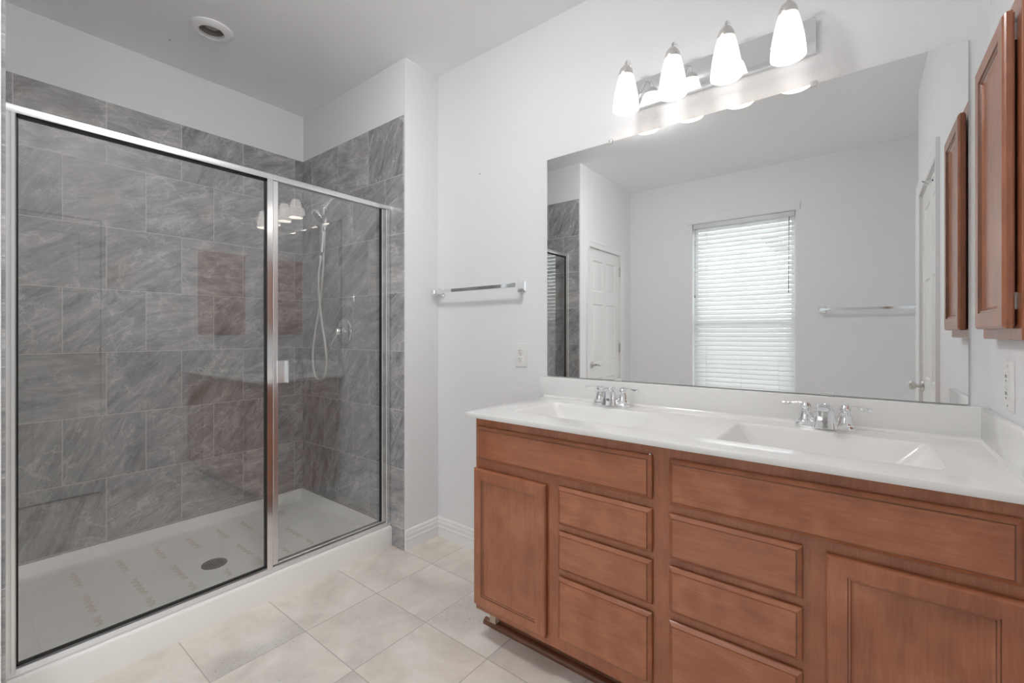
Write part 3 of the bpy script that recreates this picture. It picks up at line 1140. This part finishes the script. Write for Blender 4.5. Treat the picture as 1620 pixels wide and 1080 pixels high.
uh = [[bm.verts.new((x, y, 0.876)) for x, y in rrect(a, b, c, d, 0.02)] for a, b, c, d in BAS]
und_all = list(und) + [v for l in uh for v in l]
for t in tessellate_polygon([[v.co.copy() for v in und]] + [[v.co.copy() for v in l] for l in uh]):
    try:
        bm.faces.new([und_all[i_] for i_ in t])
    except ValueError:
        pass
for l0, l1 in zip(tp[1:], uh):
    bridge(bm, l0, l1)
obj('counter_slab', bm, CTR, ct, sharp=40)
for (a, b, c, d) in BAS:
    bm = B()
    prev = None
    for ins, z, r in ((0, ZK, .02), (.003, ZK - .0012, .02), (.008, ZK - .006, .02), (.016, ZK - .02, .022), (.042, ZK - .080, .034), (.055, ZK - .100, .04), (.075, ZK - .108, .045)):
        lp = [bm.verts.new((x, y, z)) for x, y in rrect(a + ins * (1.0 + 18 * max(0, ins - .012)), b - ins * (1.0 + 18 * max(0, ins - .012)), c + ins, d - ins * .6, r)]
        if prev:
            bridge(bm, prev, lp)
        prev = lp
    cxx, cyy = (a + b) / 2, (c + d) / 2 + .02
    lp = [bm.verts.new((cxx + (v.co.x - cxx) * .13, cyy + (v.co.y - cyy) * .22, ZK - .114)) for v in prev]
    bridge(bm, prev, lp)
    bm.faces.new(lp)
    bas = obj('basin', bm, CTR, ct, sharp=50)
    bm = B()
    lathe(bm, [(0.024, 0), (0.024, 0.002), (0.020, 0.004), (0.001, 0.006)], (cxx, cyy, ZK - .1145), (0, 0, 1), 24)
    obj('drain_stopper', bm, CHROME, bas)
bm = B()
box(bm, -1.240, XR - 0.002, 1.810, YW - 0.0005, ZK - 0.002, 0.991, 0.0025, 2)
extrude_profile(bm, [(0, 0), (0.010, 0), (0.005, 0.002), (0.002, 0.005), (0, 0.010)], lambda p, q, t: Vector((t, 1.8105 - p, ZK + q)), CX0, 0.268)
obj('backsplash', bm, CTR, ct)
bm = B()
box(bm, 0.268, XR - 0.001, CY0 + 0.002, 1.8105, ZK - 0.002, 0.991, 0.0025, 2)
extrude_profile(bm, [(0, 0), (0.008, 0), (0.004, 0.002), (0.002, 0.004), (0, 0.008)], lambda p, q, t: Vector((0.2685 - p, t, ZK + q)), CY0 + .002, 1.81)
obj('side_splash', bm, CTR, ct)


# ------------------------------------------------------------------ faucets
def faucet(cx, label):
    cy, z0 = 1.752, ZK + 0.0004
    fa = root('faucet', (cx, cy, z0), label, 'faucet', 'chrome two-handle faucets on the vanity counter')
    bm = B()
    prev = None
    for ins, z in ((0.0, 0.0), (0.0, 0.010), (0.004, 0.016), (0.010, 0.0185)):
        lp = [bm.verts.new((x, y, z0 + z)) for x, y in rrect(cx - 0.082 + ins, cx + 0.082 - ins, cy - 0.027 + ins, cy + 0.027 - ins, 0.022 - ins * .5, 6)]
        if prev:
            bridge(bm, prev, lp)
        else:
            bm.faces.new(lp[::-1])
        prev = lp
    bm.faces.new(prev)
    obj('base_plate', bm, CHROME, fa)
    for s in (-1, 1):
        hx = cx + s * 0.052
        bm = B()
        lathe(bm, [(0.025, 0.014), (0.0255, 0.020), (0.023, 0.024), (0.0215, 0.030), (0.019, 0.045), (0.0135, 0.056), (0.0125, 0.060), (0.015, 0.063), (0.015, 0.069), (0.011, 0.075), (0.009, 0.079), (0.002, 0.081)],
              (hx, cy, z0), (0, 0, 1), 28)
        hh = obj('handle', bm, CHROME, fa)
        bm = B()
        pts = spline([(hx + s * 0.006, cy, z0 + 0.072), (hx + s * 0.022, cy - .001, z0 + 0.075), (hx + s * 0.045, cy - .003, z0 + 0.072), (hx + s * 0.066, cy - .005, z0 + 0.069)], 5)
        n = len(pts)
        for_r = [0.0068 - 0.0028 * math.sin(PI * min(1, k / n * 1.2)) + (0.0012 if k > n * .75 else 0) for k in range(n)]
        tube(bm, pts, for_r, 10)
        obj('lever', bm, CHROME, hh)
    # spout: lofted wedge rising off the plate and reaching over the basin
    bm = B()
    secs = [  # centre y, z, half width, half depth (y), tilt of the section
        (cy - 0.010, 0.006, 0.036, 0.032, 0), (cy - 0.008, 0.018, 0.0325, 0.028, 4), (cy - 0.006, 0.036, 0.028, 0.022, 12), (cy - 0.014, 0.056, 0.024, 0.017, 34),
        (cy - 0.036, 0.070, 0.021, 0.0115, 62), (cy - 0.066, 0.0765, 0.0185, 0.0085, 82), (cy - 0.096, 0.0765, 0.0170, 0.0065, 94), (cy - 0.113, 0.0745, 0.013, 0.0045, 100)]
    prev = None
    for y, z, hw, hd_, tl in secs:
        t = math.radians(tl)
        lp = []
        for (px, py) in rrect(-hw, hw, -hd_, hd_, min(hw, hd_) * 0.55, 4):
            lp.append(bm.verts.new((cx + px, y + py * math.cos(t), z0 + z - py * math.sin(t) * -1 * -1)))
        if prev:
            bridge(bm, prev, lp)
        else:
            bm.faces.new(lp[::-1])
        prev = lp
    bm.faces.new(prev)
    obj('spout', bm, CHROME, fa, sharp=38)
    bm = B()
    lathe(bm, [(0.0135, 0), (0.0135, 0.009), (0.0125, 0.010), (0.0125, 0.021), (0.0105, 0.022)], (cx, cy - 0.097, z0 + 0.0735), (0, -0.25, -1), 22)
    obj('aerator', bm, NICKEL, fa)
    bm = B()
    lathe(bm, [(1, 0), (1, 1), (0.82, 1.3), (0.8, 0.8), (0.4, 0.9)], (0, 0, 0), (0, 0, 1), 24)
    M = Matrix.Translation((cx, cy - 0.0350, z0 + 0.028)) @ Matrix.Rotation(math.radians(70), 4, 'X') @ Matrix.Diagonal((0.0085, 0.0048, 0.0012, 1))
    bmesh.ops.transform(bm, matrix=M, verts=bm.verts)
    obj('maker_badge', bm, BNICK, fa)
    bm = B()
    tube(bm, [(cx, cy + 0.020, z0 + 0.012), (cx, cy + 0.020, z0 + 0.066)], 0.003, 8)
    lathe(bm, [(0.003, 0), (0.007, 0.004), (0.007, 0.010), (0.003, 0.013)], (cx, cy + 0.020, z0 + 0.064), (0, 0, 1), 12)
    obj('lift_rod', bm, CHROME, fa)
    return fa


faucet(-0.833, 'chrome two-lever faucet behind the left basin of the vanity')
faucet(-0.090, 'chrome two-lever faucet behind the right basin of the vanity')

# ------------------------------------------------------------------ wall mirror
MX0, MX1, MZ0, MZ1 = -1.2055, 0.2443, 0.9955, 2.0455
mi = root('wall_mirror', ((MX0 + MX1) / 2, YW, MZ0), 'large frameless rectangular mirror above the vanity backsplash', 'mirror')
bm = B()
box(bm, MX0, MX1, YW - 0.006, YW - 0.0005, MZ0, MZ1)
bm.faces.ensure_lookup_table()
for f in bm.faces:
    f.material_index = 0 if abs(f.normal.y) > .5 else 1
mo = obj('mirror_glass', bm, [MIRROR, MEDGE], mi)
for x, z, s in ((-0.8708, MZ1, 1), (-0.1266, MZ1, 1), (-0.832, MZ0, -1), (-0.090, MZ0, -1)):
    bm = B()
    if s > 0:
        box(bm, x - 0.010, x + 0.010, YW - 0.010, YW - 0.0005, z - 0.009, z + 0.012, 0.003, 2)
        lathe(bm, [(0.0035, 0), (0.0025, 0.002)], (x, YW - 0.010, z + 0.004), (0, -1, 0), 8)
    else:
        box(bm, x - 0.017, x + 0.017, YW - 0.010, YW - 0.0005, z - 0.003, z + 0.008, 0.0015)
    obj('mirror_clip', bm, CLEAR, mi)

# ------------------------------------------------------------------ vanity light
vl = root('vanity_light', (-0.4345, YW, 2.205), 'four-lamp vanity light bar with lit white glass shades above the mirror', 'wall light')
bm = B()
box(bm, -0.7513, -0.1177, YW - 0.022, YW - 0.0005, 2.1470, 2.2640, 0.004, 2)
obj('back_plate', bm, CHROME, vl)
YLAMP = 1.712
for k in range(2):
    bm = B()
    x = -0.62 + k * 0.375
    lathe(bm, [(0.008, 0), (0.008, 0.003), (0.005, 0.008), (0.001, 0.009)], (x, YW - 0.022, 2.206), (0, -1, 0), 14)
    obj('finial_nut', bm, CHROME, vl)
for k in range(4):
    x = -0.7505 + k * 0.1875
    bm = B()
    lathe(bm, [(0.022, 0), (0.020, 0.004), (0.009, 0.009)], (x, YW - 0.022, 2.206), (0, -1, 0), 20)
    tube(bm, spline([(x, YW - 0.025, 2.206), (x, YW - 0.045, 2.222), (x, YW - 0.056, 2.262), (x, YW - 0.068, 2.300), (x, YW - 0.090, 2.314), (x, YLAMP + 0.006, 2.302), (x, YLAMP, 2.272)], 6), 0.0062, 12)
    arm = obj('lamp_arm', bm, ALUB, vl)
    bm = B()
    lathe(bm, [(0.0292, 2.243), (0.0300, 2.246), (0.0285, 2.254), (0.0255, 2.264), (0.0205, 2.274), (0.0135, 2.282), (0.0075, 2.286)], (x, YLAMP, 0), (0, 0, 1), 28)
    obj('shade_cap', bm, CAPM, arm)
    bm = B()
    P = [(0.0275, 2.249), (0.033, 2.230), (0.040, 2.200), (0.0465, 2.165), (0.0505, 2.130), (0.0520, 2.106), (0.0500, 2.106), (0.0485, 2.130), (0.0445, 2.165), (0.038, 2.200), (0.031, 2.230), (0.0255, 2.247)]
    lathe(bm, P, (x, YLAMP, 0), (0, 0, 1), 32, cap0=False, cap1=False)
    for k_, f in enumerate(bm.faces):
        f.material_index = 1 if k_ // 32 >= 6 else 0
    obj('lamp_shade', bm, [SHADE, SHIN], arm, sharp=60)
    bm = B()
    lathe(bm, [(0.012, 2.235), (0.014, 2.215), (0.026, 2.180), (0.030, 2.155), (0.026, 2.132), (0.012, 2.120), (0.001, 2.118)], (x, YLAMP, 0), (0, 0, 1), 24)
    obj('bulb', bm, BULB, arm)


# ------------------------------------------------------------------ towel bars
def towel_bar(x0, x1, z, ywall, s, label):
    """s = -1: wall faces -y, +1: wall faces +y"""
    tb = root('towel_bar', ((x0 + x1) / 2, ywall, z), label, 'towel bar', 'chrome towel bars')
    yb = ywall + s * 0.066
    bm = B()
    box(bm, x0 - 0.004, x1 + 0.004, yb - 0.0045, yb + 0.0045, z - 0.010, z + 0.010, 0.0015)
    obj('bar', bm, CHROME, tb)
    for x in (x0, x1):
        bm = B()
        mp_ = lambda u, v, d: Vector((x + u, ywall + s * d, z + v))
        prev = None
        for hw, d in ((0.026, 0.0005), (0.026, 0.006), (0.022, 0.009), (0.016, 0.013), (0.0115, 0.024), (0.0115, 0.074)):
            lp = [bm.verts.new(p) for p in rect_loop(mp_, -hw, hw, -hw, hw, d)]
            if prev:
                bridge(bm, prev, lp)
            else:
                bm.faces.new(lp)
            prev = lp
        bm.faces.new(prev)
        obj('post', bm, CHROME, tb)
    return tb


towel_bar(-1.956, -1.3625, 1.441, YW, -1, 'chrome towel bar on the white wall between shower and mirror')
towel_bar(-0.257, 0.353, 1.403, YF, 1, 'chrome towel bar seen in the mirror right of the window')


# ------------------------------------------------------------------ outlets
def rocker_plate(mapf, name, label, kind):
    """mapf(u, v, d): plate centred at 0,0"""
    o = mapf(0, 0, 0)
    r = root(name, o, label, 'outlet')
    bm = B()
    prev = None
    for ins, d in ((0, 0.0005), (0, 0.003), (0.003, 0.0055), (0.006, 0.006)):
        lp = [bm.verts.new(p) for p in rect_loop(mapf, -0.036 + ins, 0.036 - ins, -0.0615 + ins, 0.0615 - ins, d)]
        if prev:
            bridge(bm, prev, lp)
        else:
            bm.faces.new(lp)
        prev = lp
    bm.faces.new(prev)
    pl = obj('cover_plate', bm, PLASTIC, r)
    dup = kind == 'duplex'
    recs = []
    for v0 in ((-0.020, 0.020) if dup else (0.0,)):
        bm = B()
        prev = None
        if dup:
            for k_, d in ((1.0, 0.005), (1.0, 0.008), (0.92, 0.0088)):
                lp = [bm.verts.new(mapf(px * k_, v0 + py * k_, d)) for px, py in rrect(-0.0165, 0.0165, -0.0145, 0.0145, 0.009, 4)]
                if prev:
                    bridge(bm, prev, lp)
                prev = lp
        else:
            for ins, d in ((0, 0.005), (0, 0.0075), (0.0015, 0.0085)):
                lp = [bm.verts.new(p) for p in rect_loop(mapf, -0.0165 + ins, 0.0165 - ins, -0.033 + ins, 0.033 - ins, d)]
                if prev:
                    bridge(bm, prev, lp)
                prev = lp
        bm.faces.new(prev)
        recs.append(obj('receptacle', bm, PLASTIC, r))
    if not dup:
        for v in (-0.0045, 0.0045):
            bm = B()
            nested(bm, mapf, -0.007, 0.007, v - 0.0035, v + 0.0035, [(0, 0.008), (0, 0.0105), (0.0008, 0.011)], close=False)
            obj('test_button', bm, PLASTIC, recs[0])
    for q, v in enumerate((-0.020, 0.020) if dup else (-0.021, 0.021)):
        bm = B()
        for u, hh in ((-0.0065, 0.0042), (0.0065, 0.0035)):
            nested(bm, mapf, u - 0.0011, u + 0.0011, v + 0.003 - hh, v + 0.003 + hh, [(0, 0.0082), (0, 0.0092)], close=False)
        nested(bm, mapf, -0.0022, 0.0022, v - 0.010, v - 0.006, [(0, 0.0082), (0, 0.0092)], close=False)
        obj('socket_slots', bm, SLOT, recs[q] if dup else recs[0])
    for v in ((0.0,) if dup else (-0.048, 0.048)):
        bm = B()
        lathe(bm, [(0.0032, 0), (0.0028, 0.0015)], mapf(0, v, 0.006), mapf(0, 0, 1) - mapf(0, 0, 0), 10)
        obj('plate_screw', bm, NICKEL, r)
    return r


rocker_plate(lambda u, v, d: Vector((-1.3670 + u, YW - d, 1.090 + v)), 'wall_outlet', 'white double socket outlet on the wall left of the mirror', 'duplex')
rocker_plate(lambda u, v, d: Vector((XR - d, 1.600 - u, 1.072 + v)), 'safety_outlet', 'white rectangular outlet on the right wall just above the counter', 'gfci')

# ------------------------------------------------------------------ medicine cabinet on the right wall
mc = root('medicine_cabinet', (XR, 1.55, 1.185), 'brown wooden wall cabinet on the right wall beside the mirror', 'wall cabinet')
bm = B()
box(bm, 0.262, XR - 0.0005, 1.372, 1.739, 1.186, 1.921, 0.0015)
obj('cabinet_box', bm, WOODV, mc)
ms = lambda u, v, d: Vector((d, u, v))
bm = recess_door(ms, 1.3986, 1.693, 1.211, 1.886, 0.2575, 0.2386, 1)
mcd = obj('cabinet_door', bm, [WOODV, GLAZE_SHADE], mc, sharp=12)
for z in (1.27, 1.845):
    bm = B()
    box(bm, 0.2575, 0.2622, 1.412, 1.432, z - 0.018, z + 0.018)
    obj('hinge', bm, NICKEL, mcd)

# door hook seen in the mirror
rh = root('door_hook', (XR - 0.016, 0.775, 1.925), 'small chrome double hook at the upper hinge side of the right wall door', 'hook')
bm = B()
lathe(bm, [(0.012, 0), (0.012, 0.004), (0.006, 0.006)], (XR - 0.016, 0.775, 1.925), (-1, 0, 0), 16)
tube(bm, spline([(XR - 0.02, 0.775, 1.925), (XR - 0.04, 0.77, 1.918), (XR - 0.058, 0.765, 1.925)], 4), 0.0042, 8)
tube(bm, spline([(XR - 0.02, 0.775, 1.922), (XR - 0.035, 0.772, 1.905), (XR - 0.050, 0.768, 1.905)], 4), 0.0042, 8)
obj('hook_body', bm, CHROME, rh)

# tiny marks: an old nail in the wall and one in the ceiling
for nm, p, ax, lab in (('nail', (-1.6538, YW, 2.0787), (0, -1, 0), 'tiny dark nail head high on the white wall left of the mirror'),
                       ('nail', (-2.8392, 0.7376, ZC), (0, 0, -1), 'tiny dark nail head in the ceiling left of the shower downlight')):
    bm = B()
    lathe(bm, [(0.0032, -0.002), (0.0032, 0.0008), (0.002, 0.0015)], p, ax, 10)
    o = obj(nm, bm, DARK)
    tagit(o, lab, 'nail')
